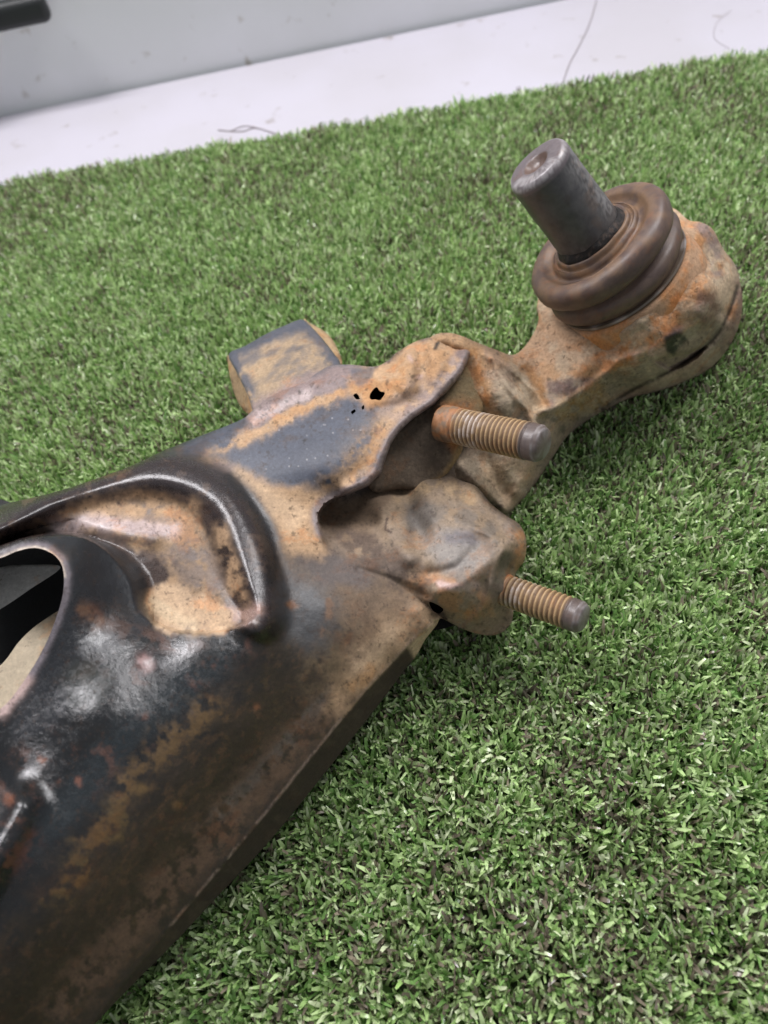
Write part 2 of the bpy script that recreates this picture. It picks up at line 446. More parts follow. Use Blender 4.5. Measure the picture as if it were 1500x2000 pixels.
    nt.links.new(b.outputs[0], mx.inputs[1]); nt.links.new(tr.outputs[0], mx.inputs[2])
    nt.links.new(mx.outputs[0], nt.nodes['Material Output'].inputs['Surface'])
    me.materials.append(m)
    o = bpy.data.objects.new('artificial_grass', me); COL.objects.link(o)
    tag(o, 'short green artificial grass with curled plastic fibres under the rusty arm', 'artificial grass', kind='stuff')
grass()

# ------------------------------------------------------------------ the control arm
arm = bpy.data.objects.new('suspension_arm', None); COL.objects.link(arm)
tag(arm, 'rusty black steel suspension control arm with ball joint lying on green artificial grass', 'control arm')

CURL = [(921, 690), (912, 712), (900, 735), (872, 768), (850, 790), (808, 818), (782, 842), (764, 868), (752, 900), (744, 925), (720, 948), (688, 962), (655, 972), (634, 985), (622, 1003), (622, 1022), (628, 1042)]
A = rbf([(-150, 1040, 64), (0, 987, 64), (150, 947, 64), (300, 893, 64), (380, 855, 63), (490, 805, 62), (560, 750, 60), (650, 716, 60), (750, 712, 60),
 (775, 690, 60), (810, 667, 60), (860, 652, 58), (910, 660, 56), (600, 850, 63), (700, 800, 63), (780, 750, 62), (850, 710, 62), (500, 880, 64), (560, 920, 63), (650, 930, 60),
 (730, 880, 59), (780, 820, 58), (850, 775, 55), (900, 720, 56), (650, 965, 53), (740, 920, 54), (520, 960, 62), (560, 1010, 58), (600, 1050, 55), (620, 1020, 54),
 (400, 920, 64), (480, 960, 63), (540, 1050, 59), (560, 1150, 56), (545, 1230, 55),
 (650, 1080, 50), (700, 1100, 48), (760, 1140, 44), (830, 1185, 36), (840, 1215, 32), (620, 1200, 51), (700, 1200, 45), (780, 1230, 37), (560, 1330, 48), (650, 1330, 39), (720, 1320, 32), (780, 1275, 31),
 (420, 1300, 63), (330, 1380, 64), (230, 1480, 65), (150, 1580, 65), (80, 1680, 65), (0, 1800, 65), (-150, 1970, 65),
 (480, 1420, 50), (380, 1540, 49), (280, 1660, 49), (180, 1780, 49), (60, 1920, 49), (-60, 2060, 49),
 (590, 1440, 33), (490, 1560, 32), (390, 1680, 32), (290, 1800, 32), (180, 1920, 32), (70, 2040, 32),
 (768, 1295, 28), (715, 1352, 28), (640, 1440, 28), (530, 1565, 28), (430, 1680, 28), (330, 1790, 28), (220, 1915, 28), (120, 2030, 28),
 (125, 1110, 84), (105, 1080, 85), (60, 1068, 85), (0, 1085, 85), (122, 1170, 82), (95, 1250, 78), (50, 1330, 74), (0, 1400, 72), (-60, 1100, 85), (-60, 1450, 70), (0, 1230, 82),
 (150, 1045, 80), (60, 1045, 82), (-60, 1070, 82), (200, 1070, 73), (200, 1150, 73), (250, 1120, 67), (285, 1180, 63), (180, 1230, 73), (250, 1250, 68), (150, 1330, 72), (300, 1300, 66), (200, 1400, 70),
 (100, 1450, 70), (30, 1500, 70), (400, 1260, 65), (460, 1240, 63), (520, 1240, 59)], 1)
RC = rbf([(-120, 1085, 61), (0, 1052, 60), (50, 1020, 59), (150, 985, 58), (300, 975, 57), (400, 1010, 56), (400, 1080, 54), (440, 1150, 52), (475, 1205, 52), (350, 1150, 51), (320, 1200, 49), (400, 1225, 49), (300, 1080, 56), (220, 1050, 58), (100, 1030, 57)], 1)
RECESS = [(-120, 1085, 16), (0, 1050, 24), (80, 1008, 34), (170, 974, 40), (290, 965, 44), (365, 985, 46), (412, 1026, 44), (440, 1085, 38), (468, 1145, 28), (488, 1190, 20), (478, 1218, 5), (430, 1232, 2), (380, 1234, 2), (330, 1228, 2), (298, 1214, 4), (285, 1185, 22), (275, 1130, 26), (235, 1085, 16), (190, 1058, 5), (140, 1043, 4), (60, 1048, 4), (0, 1066, 4), (-70, 1092, 4)]
RINGC = [(-90, 1085, 24), (0, 1034, 26), (60, 994, 28), (130, 960, 30), (210, 936, 32), (300, 926, 34), (368, 940, 36), (418, 974, 38), (456, 1030, 38), (482, 1088, 34), (500, 1150, 28), (506, 1200, 20)]
LIPEDGE = [(845, 1215), (800, 1258), (768, 1293), (715, 1350), (640, 1441), (530, 1578), (435, 1692), (335, 1810), (240, 1925), (184, 1996), (90, 2110)]
BAND = [(843, 1212, 2), (800, 1259, 2), (768, 1294, 1.5), (715, 1351, 1.5), (640, 1442, 1.5), (530, 1579, 1.5), (435, 1693, 1.5), (335, 1811, 1.5), (240, 1926, 1.5), (184, 1997, 1.5), (90, 2111, 1.5), (90, 2300, 2), (900, 2300, 2), (1000, 1215, 2)]
BFn = rbf([(640, 1010, 40), (700, 980, 38), (780, 955, 36), (850, 945, 35), (930, 955, 36), (985, 1000, 34), (1010, 1035, 34), (1026, 1065, 32), (760, 1045, 44), (840, 1010, 43), (900, 1050, 45), (960, 1060, 43), (1000, 1075, 38),
 (680, 1060, 46), (800, 1120, 45), (870, 1130, 43), (935, 1130, 40), (985, 1130, 30), (900, 1185, 34), (955, 1180, 28), (860, 1205, 24), (920, 1235, 12), (965, 1240, 9), (992, 1225, 10), (1003, 1180, 17), (1022, 1100, 25), (700, 1110, 48), (640, 1100, 50)], 1)
UPPER = [(921, 690, 2), (912, 712, 2), (900, 735, 2), (872, 768, 2), (850, 790, 2), (808, 818, 2), (782, 842, 2), (764, 868, 2), (752, 900, 2), (744, 925, 2), (720, 948, 2), (688, 962, 2), (655, 972, 2), (634, 985, 2), (622, 1003, 2), (622, 1022, 2), (630, 1042, 4),
 (655, 1075, 30), (700, 1110, 40), (760, 1140, 30), (820, 1175, 4), (850, 1196, 2), (900, 1230, 2), (1000, 1300, 2), (1000, 2300, 2), (-400, 2300, 2), (-400, 400, 2), (900, 400, 2), (935, 650, 2)]
WELD = [(480, 815), (520, 790), (570, 765), (640, 742), (700, 722)]
def HA(uv):
    h = A(uv)
    band = mask(uv, BAND, smooth=False)
    d, _ = seg_dist(uv, catmull(LIPEDGE, 12, False), False)
    h = h-band*(d*.30)                                   # down-turned edge below the lip
    h = h+2.6*stroke(uv, [(-50, 2060, 14), (120, 1945, 14), (330, 1725, 14), (520, 1505, 14), (680, 1330, 12), (760, 1262, 9)], 14)*0
    rd, _ = seg_dist(uv, catmull([c[:2] for c in RINGC], 16, False), False); h = h+5.6*np.exp(-(rd/46)**4)
    m = mask(uv, RECESS); h = h*(1-m)+(RC(uv)+5.0)*m+2.0*m*stroke(uv, [(60, 1010, 14), (150, 1015, 14), (230, 1035, 14), (300, 1050, 14)], 14)
    h = h+3.2*stroke(uv, [(c[0]-8, c[1]-8) for c in CURL[:12]], 10)*1
    h = h+1.6*stroke(uv, WELD, 11)*(1+.5*noise(uv, .06, 2))
    h = h-2.6*stroke(uv, [(812, 664), (826, 700), (822, 740)], 10)+1.8*stroke(uv, [(790, 690), (800, 730), (790, 780)], 13)+1.6*stroke(uv, [(840, 690), (862, 715), (850, 745)], 10)-1.8*stroke(uv, [(870, 680), (885, 700)], 9)+1.2*stroke(uv, [(700, 755), (755, 740), (790, 760)], 8)-1.4*stroke(uv, [(735, 800), (780, 790), (815, 770)], 9)
    h = h-2.5*stroke(uv, [(530, 980), (620, 900), (700, 840)], 60)*0
    h = h+5*stroke(uv, [(40, 1575), (20, 1615), (-10, 1670), (-50, 1740)], 30)-3*stroke(uv, [(-10, 1530), (-60, 1600)], 30)
    h = h+.4*stroke(uv, [(280, 1290), (279, 1291)], 10)
    h = h+3.0*stroke(uv, [(820, 1195), (835, 1225)], 14)
    return h
def HB(uv):
    a = HA(uv); b = BFn(uv)
    b = b-5.5*stroke(uv, [(785, 960), (808, 1000), (820, 1050)], 17)+3.0*stroke(uv, [(745, 1000), (765, 1050), (800, 1090)], 13)+3.5*stroke(uv, [(976, 1142), (984, 1152)], 15)+2.0*stroke(uv, [(820, 1000), (900, 1030), (990, 1050)], 14)
    b = b-1.4*stroke(uv, [(700, 1112), (760, 1132), (836, 1165)], 5)+1.5*stroke(uv, [(868, 1000), (930, 1032), (1000, 1060)], 5)+2.2*stroke(uv, [(905, 1228), (945, 1185), (962, 1125), (985, 1075)], 6)-1.2*stroke(uv, [(925, 1075), (890, 1110), (840, 1120)], 7)
    b = b+3.5*stroke(uv, [(850, 1160), (900, 1140), (950, 1105), (975, 1075)], 14)-1.0*stroke(uv, [(985, 1180), (975, 1215)], 10)+2.0*stroke(uv, [(905, 935), (950, 970), (1000, 1020)], 8)-2.5*stroke(uv, [(900, 965), (945, 1000), (985, 1045)], 10)
    b = b-3*stroke(uv, [(700, 1000), (760, 1060)], 20)
    w = mask(uv, UPPER, smooth=False)
    lump = 1.0*fbm(uv, .018, 44, 3)*(1-w)+.18*fbm(uv, .012, 45, 3)*w
    return a*w+b*(1-w)+lump
BODY = [(-130, 1035), (-60, 1010), (0, 987), (80, 968), (150, 948), (250, 912), (320, 880), (400, 848), (470, 820), (492, 803), (530, 772), (590, 740), (640, 716), (680, 712), (730, 716), (755, 706), (775, 688), (810, 668), (838, 660), (868, 668), (893, 679), (912, 682), (921, 692),
 (925, 720), (935, 760), (930, 820), (900, 880), (890, 930), (930, 950), (960, 985), (990, 1008), (1012, 1022), (1024, 1040), (1028, 1062), (1024, 1095), (1008, 1118), (1003, 1150), (1003, 1180), (1000, 1212), (985, 1232), (960, 1241), (925, 1236), (890, 1222), (862, 1208), (852, 1222),
 (830, 1250), (812, 1282), (780, 1322), (740, 1376), (680, 1452), (620, 1528), (560, 1603), (500, 1672), (420, 1756), (340, 1842), (260, 1922), (180, 2005), (100, 2090), (0, 2160), (-130, 2160), (-140, 1900), (-140, 1500), (-140, 1300)]
HOLE = [(-120, 1110), (-60, 1105), (0, 1090), (35, 1076), (70, 1070), (100, 1080), (118, 1098), (125, 1125), (122, 1165), (112, 1200), (95, 1245), (72, 1290), (50, 1325), (25, 1360), (0, 1385), (-60, 1430), (-130, 1440), (-135, 1250)]
RH = [[(722, 772), (728, 762), (736, 756), (742, 764), (752, 767), (748, 775), (742, 782), (734, 780), (724, 780)],
      [(690, 772), (696, 768), (701, 774), (703, 779), (696, 780)], [(685, 805), (693, 799), (695, 803), (688, 809)], [(706, 795), (711, 791), (711, 799), (707, 800)],
      [(838, 1176), (852, 1180), (866, 1190), (858, 1198), (846, 1193)]]
def paint_body(uv, pos):
    p = Paint(uv, pos, BLACK, .27)
    # brown dusty flank
    FL = [(560, 1250), (420, 1390), (300, 1520), (150, 1690), (-20, 1880), (-140, 2000), (-140, 2160), (100, 2100), (400, 1760), (600, 1520), (800, 1280), (860, 1180), (700, 1160)]
    p.blob(FL, OLIVE, 90, 60, .6)
    fl = mask(uv, FL, 50)
    p.mottle((.040, .024, .008), .03, .0, .6, .75, .75, fl, (-48, 5), 6, .7)
    p.mottle((.060, .031, .012), .08, .1, .4, .6, .8, fl, (-48, 2), 4, .7)
    p.mottle((.014, .010, .007), .018, .15, .5, .6, .5, fl)
    p.mottle((.045, .027, .008), .05, .3, .6, .7, .8, fl)
    p.line([(60, 1640), (150, 1560), (250, 1430), (330, 1370), (420, 1290)], 22, (.012, .016, .018), 20, .35, .8)
    p.line([(250, 1540), (330, 1450), (410, 1390)], 18, (.11, .06, .015), 26, .8, .6, .6)
    p.line([(120, 1750), (170, 1660), (230, 1590)], 16, (.10, .06, .015), 26, .8, .6, .6)
    # lip strip
    p.line([(120, 1960), (300, 1760), (480, 1550), (620, 1400), (720, 1300)], 24, (.085, .050, .028), 14, .8, .85, .35)
    p.line([(420, 1600), (560, 1450), (640, 1350)], 9, (.10, .082, .07), 8, .45, .5, .4)
    p.blob([(845, 1180), (790, 1150), (745, 1170), (720, 1220), (690, 1290), (640, 1370), (660, 1395), (720, 1340), (790, 1270), (848, 1215)], TAN, 30, 30, .85, .95)
    p.blob([(745, 1140), (700, 1150), (640, 1230), (600, 1330), (650, 1340), (710, 1250)], (.10, .068, .035), 36, 36, .8, .8, .3)
    p.line([(700, 1290), (735, 1270), (760, 1230)], 14, TAN2, 12, .85, .7)
    p.line([(690, 1340), (725, 1310)], 9, ORANGE, 12, .8, .6, .4)
    band = mask(uv, BAND, smooth=False); p.put(band, (.034, .020, .012), .85, .95)  # brown edge painted darker because it faces down, shade put into the colour
    p.line([(c[0]-2, c[1]-2) for c in LIPEDGE[:8]], 1.6, (.24, .17, .13), 2, .5, .5, .5)
    p.mottle((.06, .038, .024), .04, .0, .5, .6, .7, band)
    p.blob([(800, 1262), (843, 1215), (862, 1200), (850, 1235), (815, 1285)], TAN2, 6, 8, .8)
    # neck area between ring and bracket
    p.blob([(540, 1010), (600, 1040), (680, 1060), (780, 1120), (830, 1180), (700, 1220), (640, 1180), (560, 1120), (520, 1040)], (.13, .088, .055), 30, 26, .8, .9)
    p.blob([(580, 1080), (640, 1060), (700, 1100), (740, 1130), (650, 1150), (600, 1120)], (.06, .048, .045), 20, 22, .6, .8)
    p.blob([(690, 1060), (760, 1050), (810, 1110), (830, 1170), (770, 1140), (720, 1110)], (.085, .055, .04), 20, 26, .8, .8, .2)
    p.blob([(520, 1090), (600, 1120), (660, 1180), (640, 1260), (560, 1240), (525, 1180)], (.035, .036, .038), 30, 24, .45, .85)
    p.line([(645, 1180), (640, 1210), (630, 1240)], 5, (.18, .09, .04), 12, .8, .5, .5)
    p.line([(700, 1190), (715, 1240), (690, 1270)], 16, BROWN, 22, .8, .5, .3)
    # blue grey flat plate and its dust
    p.blob([(-140, 1000), (0, 985), (300, 890), (490, 800), (640, 712), (760, 700), (860, 650), (925, 690), (760, 900), (630, 1040), (540, 1010), (420, 900), (200, 905), (0, 990)], BLUE, 8, 4, .50)
    p.mottle((.03, .033, .042), .02, .1, .5, .6, .42, mask(uv, [(350, 880), (640, 780), (760, 800), (650, 950), (480, 900)], 20), (-25, 3))
    p.blob([(330, 905), (420, 895), (470, 920), (560, 950), (640, 955), (690, 935), (640, 980), (625, 1045), (640, 1080), (590, 1090), (545, 1050), (500, 980), (440, 935), (380, 915)], TAN, 14, 16, .9)
    p.blob([(400, 905), (430, 900), (540, 955), (600, 1010), (560, 1040), (500, 975)], TAN2, 16, 16, .9, .8)
    p.line([(425, 912), (445, 918)], 9, OXIDE, 6, .6, .8)
    p.line([(760, 830), (720, 880), (680, 925), (650, 950)], 18, TAN, 16, .85, .9, .2)
    p.line([(748, 845), (728, 890), (695, 932)], 8, ORANGE, 14, .85, .6, .5)
    p.line([(720, 850), (690, 895), (650, 945)], 3, (.13, .11, .11), 8, .6, .6, .4)
    p.line([(470, 862), (520, 832), (600, 793), (660, 770)], 8, TAN, 16, .85, .95)
    p.line([(420, 880), (460, 862), (500, 845)], 7, TAN, 12, .85, .8, .3)
    p.line([(540, 818), (600, 795), (660, 768), (700, 760)], 6, ORANGE, 14, .85, .6, .4)
    p.blob([(480, 810), (530, 770), (600, 735), (650, 712), (720, 712), (760, 730), (680, 750), (600, 775), (520, 820), (490, 835)], OXIDE, 8, 12, .55, .95)
    p.line([(490, 820), (540, 795), (600, 770)], 6, (.42, .34, .32), 8, .4, .7, .4)
    p.blob([(700, 720), (760, 705), (800, 670), (860, 650), (925, 685), (900, 730), (850, 780), (800, 810), (760, 840), (770, 790), (720, 790), (680, 770)], TAN, 12, 14, .85)
    p.blob([(690, 745), (750, 730), (790, 700), (800, 760), (760, 800), (720, 800)], ORANGE, 14, 20, .85, .85, .4)
    p.blob([(680, 720), (740, 715), (730, 740), (700, 750)], BLUE, 6, 14, .5, .7)
    p.blob([(800, 690), (850, 665), (900, 680), (870, 730), (820, 740)], ORANGE, 12, 20, .8, .6, .5)
    p.blob([(750, 800), (810, 740), (860, 740), (830, 790), (780, 830)], (.26, .19, .15), 14, 18, .7, .7, .3)
    p.line([(803, 695), (812, 718), (818, 735)], 4, PINK, 7, .5, .7, .4)
    p.line([(900, 690), (908, 694)], 8, (.12, .09, .09), 4, .5, .9)
    p.line([(895, 705), (860, 750), (800, 800)], 9, (.20, .15, .135), 10, .6, .8, .3)
    p.line([(852, 672), (858, 668), (850, 682)], 2, BLACK, 3, .8, .9)
    p.line([(c[0]-4, c[1]-4) for c in CURL], 6.5, (.17, .135, .13), 3, .42, .95)
    # lower bracket
    lw = 1-mask(uv, UPPER, smooth=False)
    br = mask(uv, [(600, 1000), (760, 950), (900, 900), (1040, 1020), (1040, 1260), (850, 1240), (820, 1180), (740, 1120), (640, 1060)], 20)*lw
    p.put(br, (.235, .17, .11), .75, .9)
    p.mottle((.17, .13, .10), .02, -.1, .4, .8, .7, br)
    p.blob([(620, 1010), (640, 985), (740, 960), (800, 950), (740, 1010), (720, 1060), (650, 1060)], (.12, .08, .05), 14, 16, .8, .85)
    p.blob([(795, 985), (830, 970), (850, 1010), (830, 1050), (800, 1040)], (.07, .065, .06), 12, 14, .6, .8)
    p.blob([(830, 1040), (900, 1040), (960, 1075), (930, 1120), (860, 1110)], (.20, .185, .17), 20, 20, .6, .8)
    p.blob([(790, 1130), (860, 1120), (940, 1150), (960, 1200), (900, 1200), (830, 1170)], (.33, .165, .075), 16, 18, .6, .8, .3)
    p.blob([(640, 1050), (700, 1040), (780, 1080), (840, 1150), (800, 1160), (720, 1110)], (.07, .048, .036), 18, 30, .8, .85, .2)
    p.line([(850, 1000), (900, 1010), (960, 1050)], 14, (.12, .105, .09), 22, .7, .7, .3)
    p.line([(780, 960), (860, 950), (920, 970)], 9, (.32, .22, .12), 12, .8, .7, .3)
    p.line([(880, 1050), (920, 1050)], 8, (.08, .07, .08), 10, .5, .7)
    p.line([(860, 1140), (900, 1150), (930, 1140)], 5, PINK, 5, .3, .8)
    p.line([(990, 1090), (975, 1130)], 9, (.09, .08, .055), 8, .7, .8)
    p.line([(1018, 1050), (1018, 1090), (1000, 1130)], 8, ORANGE, 8, .8, .7, .3)
    p.line([(930, 1230), (980, 1215), (995, 1190)], 12, (.20, .14, .09), 8, .8, .7)
    p.line([(756, 1012), (752, 1034), (764, 1040)], 1.6, (.05, .03, .02), 1, .8, .9)
    # ring and recess
    RM = np.clip(stroke(uv, RINGC, 20)*1.5, 0, 1)
    p.line([(c[0], c[1]) for c in RINGC[:7]], 12, (.07, .045, .04), 8, .25, .7, .3)
    p.line([(330, 905), (420, 930), (480, 990), (515, 1050)], 14, (.014, .015, .016), 6, .35, .9)
    rec = mask(uv, RECESS)
    p.put(rec, (.05, .034, .028), .28, .9); p.put(RM, (.022, .016, .016), .26, .9)
    p.mottle((.10, .065, .045), .04, .1, .45, .6, .35, np.maximum(RM, rec))
    p.line([(445, 935), (500, 990), (527, 1060), (530, 1130)], 9, (.010, .010, .011), 4, .3, .9)
    p.blob([(80, 1022), (140, 1000), (210, 978), (290, 970), (345, 982), (385, 1015), (410, 1060), (428, 1115), (452, 1175), (480, 1205), (460, 1226), (390, 1236), (300, 1220), (280, 1170), (330, 1130), (300, 1080), (200, 1040), (100, 1030)], (.26, .17, .095), 12, 26, .7, .95)
    p.line([(445, 1200), (480, 1205), (498, 1190)], 9, (.30, .20, .17), 8, .25, .8)
    p.mottle((.09, .06, .045), .035, .05, .45, .9, .4, rec)
    p.line([(180, 1000), (280, 985), (370, 1000)], 14, TAN, 14, .8, .9, .4)
    p.line([(110, 1028), (180, 1018), (270, 1030), (340, 1035)], 9, (.42, .34, .33), 6, .30, .8)  # reflection along the recess floor, painted as a pale line
    p.blob([(290, 1150), (340, 1140), (410, 1180), (455, 1195), (455, 1222), (390, 1234), (310, 1222)], TAN2, 8, 18, .75, .95)
    p.line([(300, 1180), (330, 1200), (370, 1225)], 10, SAND, 8, .8, .8)
    p.line([(430, 1040), (450, 1110), (470, 1180)], 10, TAN, 8, .7, .9, .3)
    p.blob([(330, 1070), (380, 1060), (440, 1120), (420, 1160), (340, 1120)], (.12, .09, .075), 16, 20, .5, .7, .3)
    # collar stays black
    COLL = [(120, 1100), (90, 1040), (160, 1043), (230, 1068), (270, 1105), (285, 1140), (280, 1180), (300, 1215), (280, 1240), (200, 1300), (120, 1400), (60, 1440), (20, 1420), (110, 1240)]
    p.blob(COLL, (.013, .014, .016), 8, 10, .32, .95)
    p.line([(165, 1195), (200, 1205), (240, 1230), (300, 1250), (380, 1255)], 12, (.045, .022, .014), 14, .4, .8, .4)
    p.line([(165, 1195), (190, 1215)], 10, (.10, .05, .025), 14, .5, .8, .4)
    p.mottle((.07, .035, .025), .03, .15, .55, .8, .35, mask(uv, [(250, 1250), (500, 1240), (420, 1350), (260, 1480), (100, 1600), (0, 1700), (0, 1500), (150, 1400)], 30))
    p.line([(281, 1288), (284, 1298)], 9, (.20, .12, .11), 9, .35, .9)
    p.blob([(130, 1310), (190, 1290), (220, 1320), (200, 1370), (140, 1380)], (.03, .034, .031), 20, 16, .34, .7)  # dull glare on the black paint, put into the colour
    p.line([(60, 1640), (30, 1670), (0, 1700)], 14, (.07, .028, .018), 14, .18, .7, .4)
    p.line([(c[0]+4, c[1]-3) for c in HOLE[2:]], 6, (.15, .13, .14), 3, .35, .9)
    p.line([(c[0], c[1]) for c in HOLE[1:8]], 2.5, (.50, .42, .34), 1.5, .6, .9)
    p.line([(0, 1388), (30, 1352), (50, 1330)], 9, PINK, 5, .5, .8)
    # scattered rust blooms
    for u, v, r, c in [(572, 1182, 5, (.13, .06, .025)), (275, 1540, 7, (.10, .06, .02)), (80, 1485, 4, DKRUST), (150, 1525, 4, (.14, .06, .04)), (500, 1380, 4, (.12, .05, .02)), (345, 1570, 6, (.10, .055, .02)), (14, 1560, 6, DKRUST)]:
        p.line([(u, v), (u+3, v+2)], r, c, 8, .4, .85)
    # bare speckle in the blue paint
    p.mottle((.30, .29, .29), .2, .70, .78, .6, .4, mask(uv, [(450, 880), (640, 790), (740, 800), (650, 940)], 12), None, 2)
    p.mottle((.03, .018, .012), .12, .25, .5, .55, None, None, None, 4, .7)
    wet = mask(uv, [(0, 1330), (130, 1180), (300, 1240), (520, 1240), (420, 1340), (260, 1480), (120, 1620), (0, 1740), (-100, 1800), (-100, 1450)], 50); s_ = sstep(.6+fbm(uv, .14, 77, 3, .8)*2.0)
    p.r = p.r*(1-wet*.42*s_)
    p.grain(.22)
    return p.out()
patch('body_shell', BODY, HB, M_SHEET, paint_body, 3, [CURL, [(c[0], c[1]) for c in RECESS[9:14]], [(c[0], c[1]) for c in RECESS[16:]], LIPEDGE], [HOLE]+RH, 7, 22, ('skirt', 24), arm, .10, 50,
      rollmask=lambda uv: 1-mask(uv, [(500, 1300), (900, 1200), (1100, 1300), (900, 2300), (-300, 2300), (-300, 2050)], 20))

# lug behind the curl
Cc = rbf([(925, 685, 50), (945, 790, 44), (880, 780, 48), (800, 840, 47), (750, 930, 44), (850, 955, 33), (893, 890, 38), (790, 960, 35), (820, 900, 41), (900, 830, 43)], 1)
def paint_lug(uv, pos):
    p = Paint(uv, pos, (.085, .062, .042), .7)
    p.blob([(900, 700), (930, 710), (950, 800), (890, 820), (860, 800)], (.17, .125, .065), 12, 14, .8)
    p.blob([(850, 800), (900, 780), (930, 800), (900, 890), (870, 860)], RUST, 14, 14, .85, .9)
    p.line([(900, 880), (870, 930), (830, 955)], 6, (.32, .21, .10), 4, .8, .8)
    p.mottle((.16, .12, .08), .08, .2, .5, .6); p.grain(.25); return p.out()
patch('bracket_lug', [(917, 684), (928, 700), (938, 745), (946, 790), (930, 830), (905, 850), (903, 878), (888, 905), (868, 932), (845, 950), (820, 960), (780, 955), (735, 962), (715, 940), (735, 900), (760, 850), (820, 800), (880, 740)],
      lambda uv: Cc(uv)+5.5*stroke(uv, [(866, 800), (884, 850)], 15)*(1+.4*noise(uv, .07, 5))-2*stroke(uv, [(800, 880), (830, 930)], 20), M_CAST, paint_lug, 3, (), (), 3, 16, ('solid', 14), arm, .25)

# ------------------------------------------------------------------ forged ball joint carrier
D = rbf([(850, 656, 60.5), (885, 655, 60), (890, 672, 58.5), (930, 672, 54), (1000, 692, 45), (940, 720, 50), (960, 770, 47), (1000, 790, 42), (1035, 810, 35), (1060, 850, 28), (1082, 870, 14), (1060, 770, 39), (1035, 720, 41), (1035, 665, 42), (1050, 600, 42), (1100, 640, 46), (1180, 682, 47),
 (1240, 690, 51), (1310, 660, 55), (1370, 610, 60), (1395, 560, 63), (1362, 470, 72), (1305, 405, 68), (1200, 430, 57), (1100, 520, 46), (1200, 560, 60), (1130, 668, 47), (1220, 655, 56), (1300, 600, 65), (1345, 530, 71), (1130, 765, 37), (1070, 800, 36), (1230, 715, 42), (1160, 785, 20), (1190, 790, 8),
 (1250, 745, 25), (1330, 702, 32), (1400, 645, 36), (1434, 590, 40), (1440, 540, 46), (1418, 490, 56), (1240, 772, 4), (1310, 755, 4), (1370, 728, 7), (1410, 690, 14), (1440, 640, 24), (1100, 850, 14), (1130, 828, 8),
 (900, 860, 26), (950, 900, 25), (1000, 900, 22), (1045, 905, 13), (1010, 985, 4), (985, 1003, 4), (960, 980, 10), (920, 930, 26), (850, 900, 28), (800, 900, 28), (850, 760, 40), (790, 800, 36), (990, 850, 30), (900, 760, 44), (870, 700, 46)], 1)
GRV = [(1175, 800), (1235, 762), (1290, 735), (1350, 700), (1400, 655), (1428, 600), (1440, 560)]
def HD(uv):
    h = D(uv)
    h = h-2.0*stroke(uv, GRV, 4)+1.5*stroke(uv, [(c[0]+10, c[1]+14) for c in GRV], 9)
    h = h-7*mask(uv, [(1283, 706), (1310, 694), (1345, 688), (1378, 676), (1362, 696), (1335, 712), (1308, 722)], 5)
    h = h+4.0*stroke(uv, [(1385, 560), (1392, 590), (1380, 615)], 18)+1.6*stroke(uv, [(1200, 705), (1260, 690), (1330, 650), (1370, 630)], 7)
    h = h+2.6*stroke(uv, [(1056, 805), (1110, 785), (1160, 750), (1205, 712)], 7)
    h = h-1.5*stroke(uv, [(1040, 670), (1045, 730), (1070, 770)], 18)+2.4*stroke(uv, [(950, 690), (1000, 720), (1050, 770), (1063, 800)], 7)
    h = h+2.2*stroke(uv, [(960, 700), (990, 750), (1030, 800), (1045, 830)], 6)-1.6*stroke(uv, [(1010, 745), (1045, 790)], 10)
    h = h+3.5*stroke(uv, [(900, 910), (940, 950), (985, 1000)], 10)-2.5*stroke(uv, [(945, 905), (985, 960)], 14)
    h = h+2.0*stroke(uv, [(1010, 960), (1050, 890), (1085, 870)], 10)
    h = h+1.8*stroke(uv, [(1060, 620), (1110, 650), (1180, 660), (1260, 620), (1330, 550)], 9)
    h = h-3*stroke(uv, [(1405, 530), (1420, 570), (1415, 610)], 8)
    return h+1.1*fbm(uv, .016, 51, 3)
FORG = [(780, 740), (815, 690), (836, 663), (858, 651), (888, 652), (925, 666), (960, 680), (1000, 693), (1022, 680), (1040, 655), (1052, 625), (1050, 590), (1080, 520), (1160, 450), (1250, 410), (1310, 405), (1345, 430), (1368, 434), (1392, 448), (1412, 485), (1437, 520), (1447, 560), (1450, 600), (1440, 645), (1415, 690), (1375, 728), (1310, 757), (1240, 776), (1195, 795), (1150, 820), (1110, 850), (1085, 885), (1055, 935), (1020, 980), (988, 1005), (962, 990), (930, 975), (880, 975), (830, 975), (790, 920), (770, 820)]
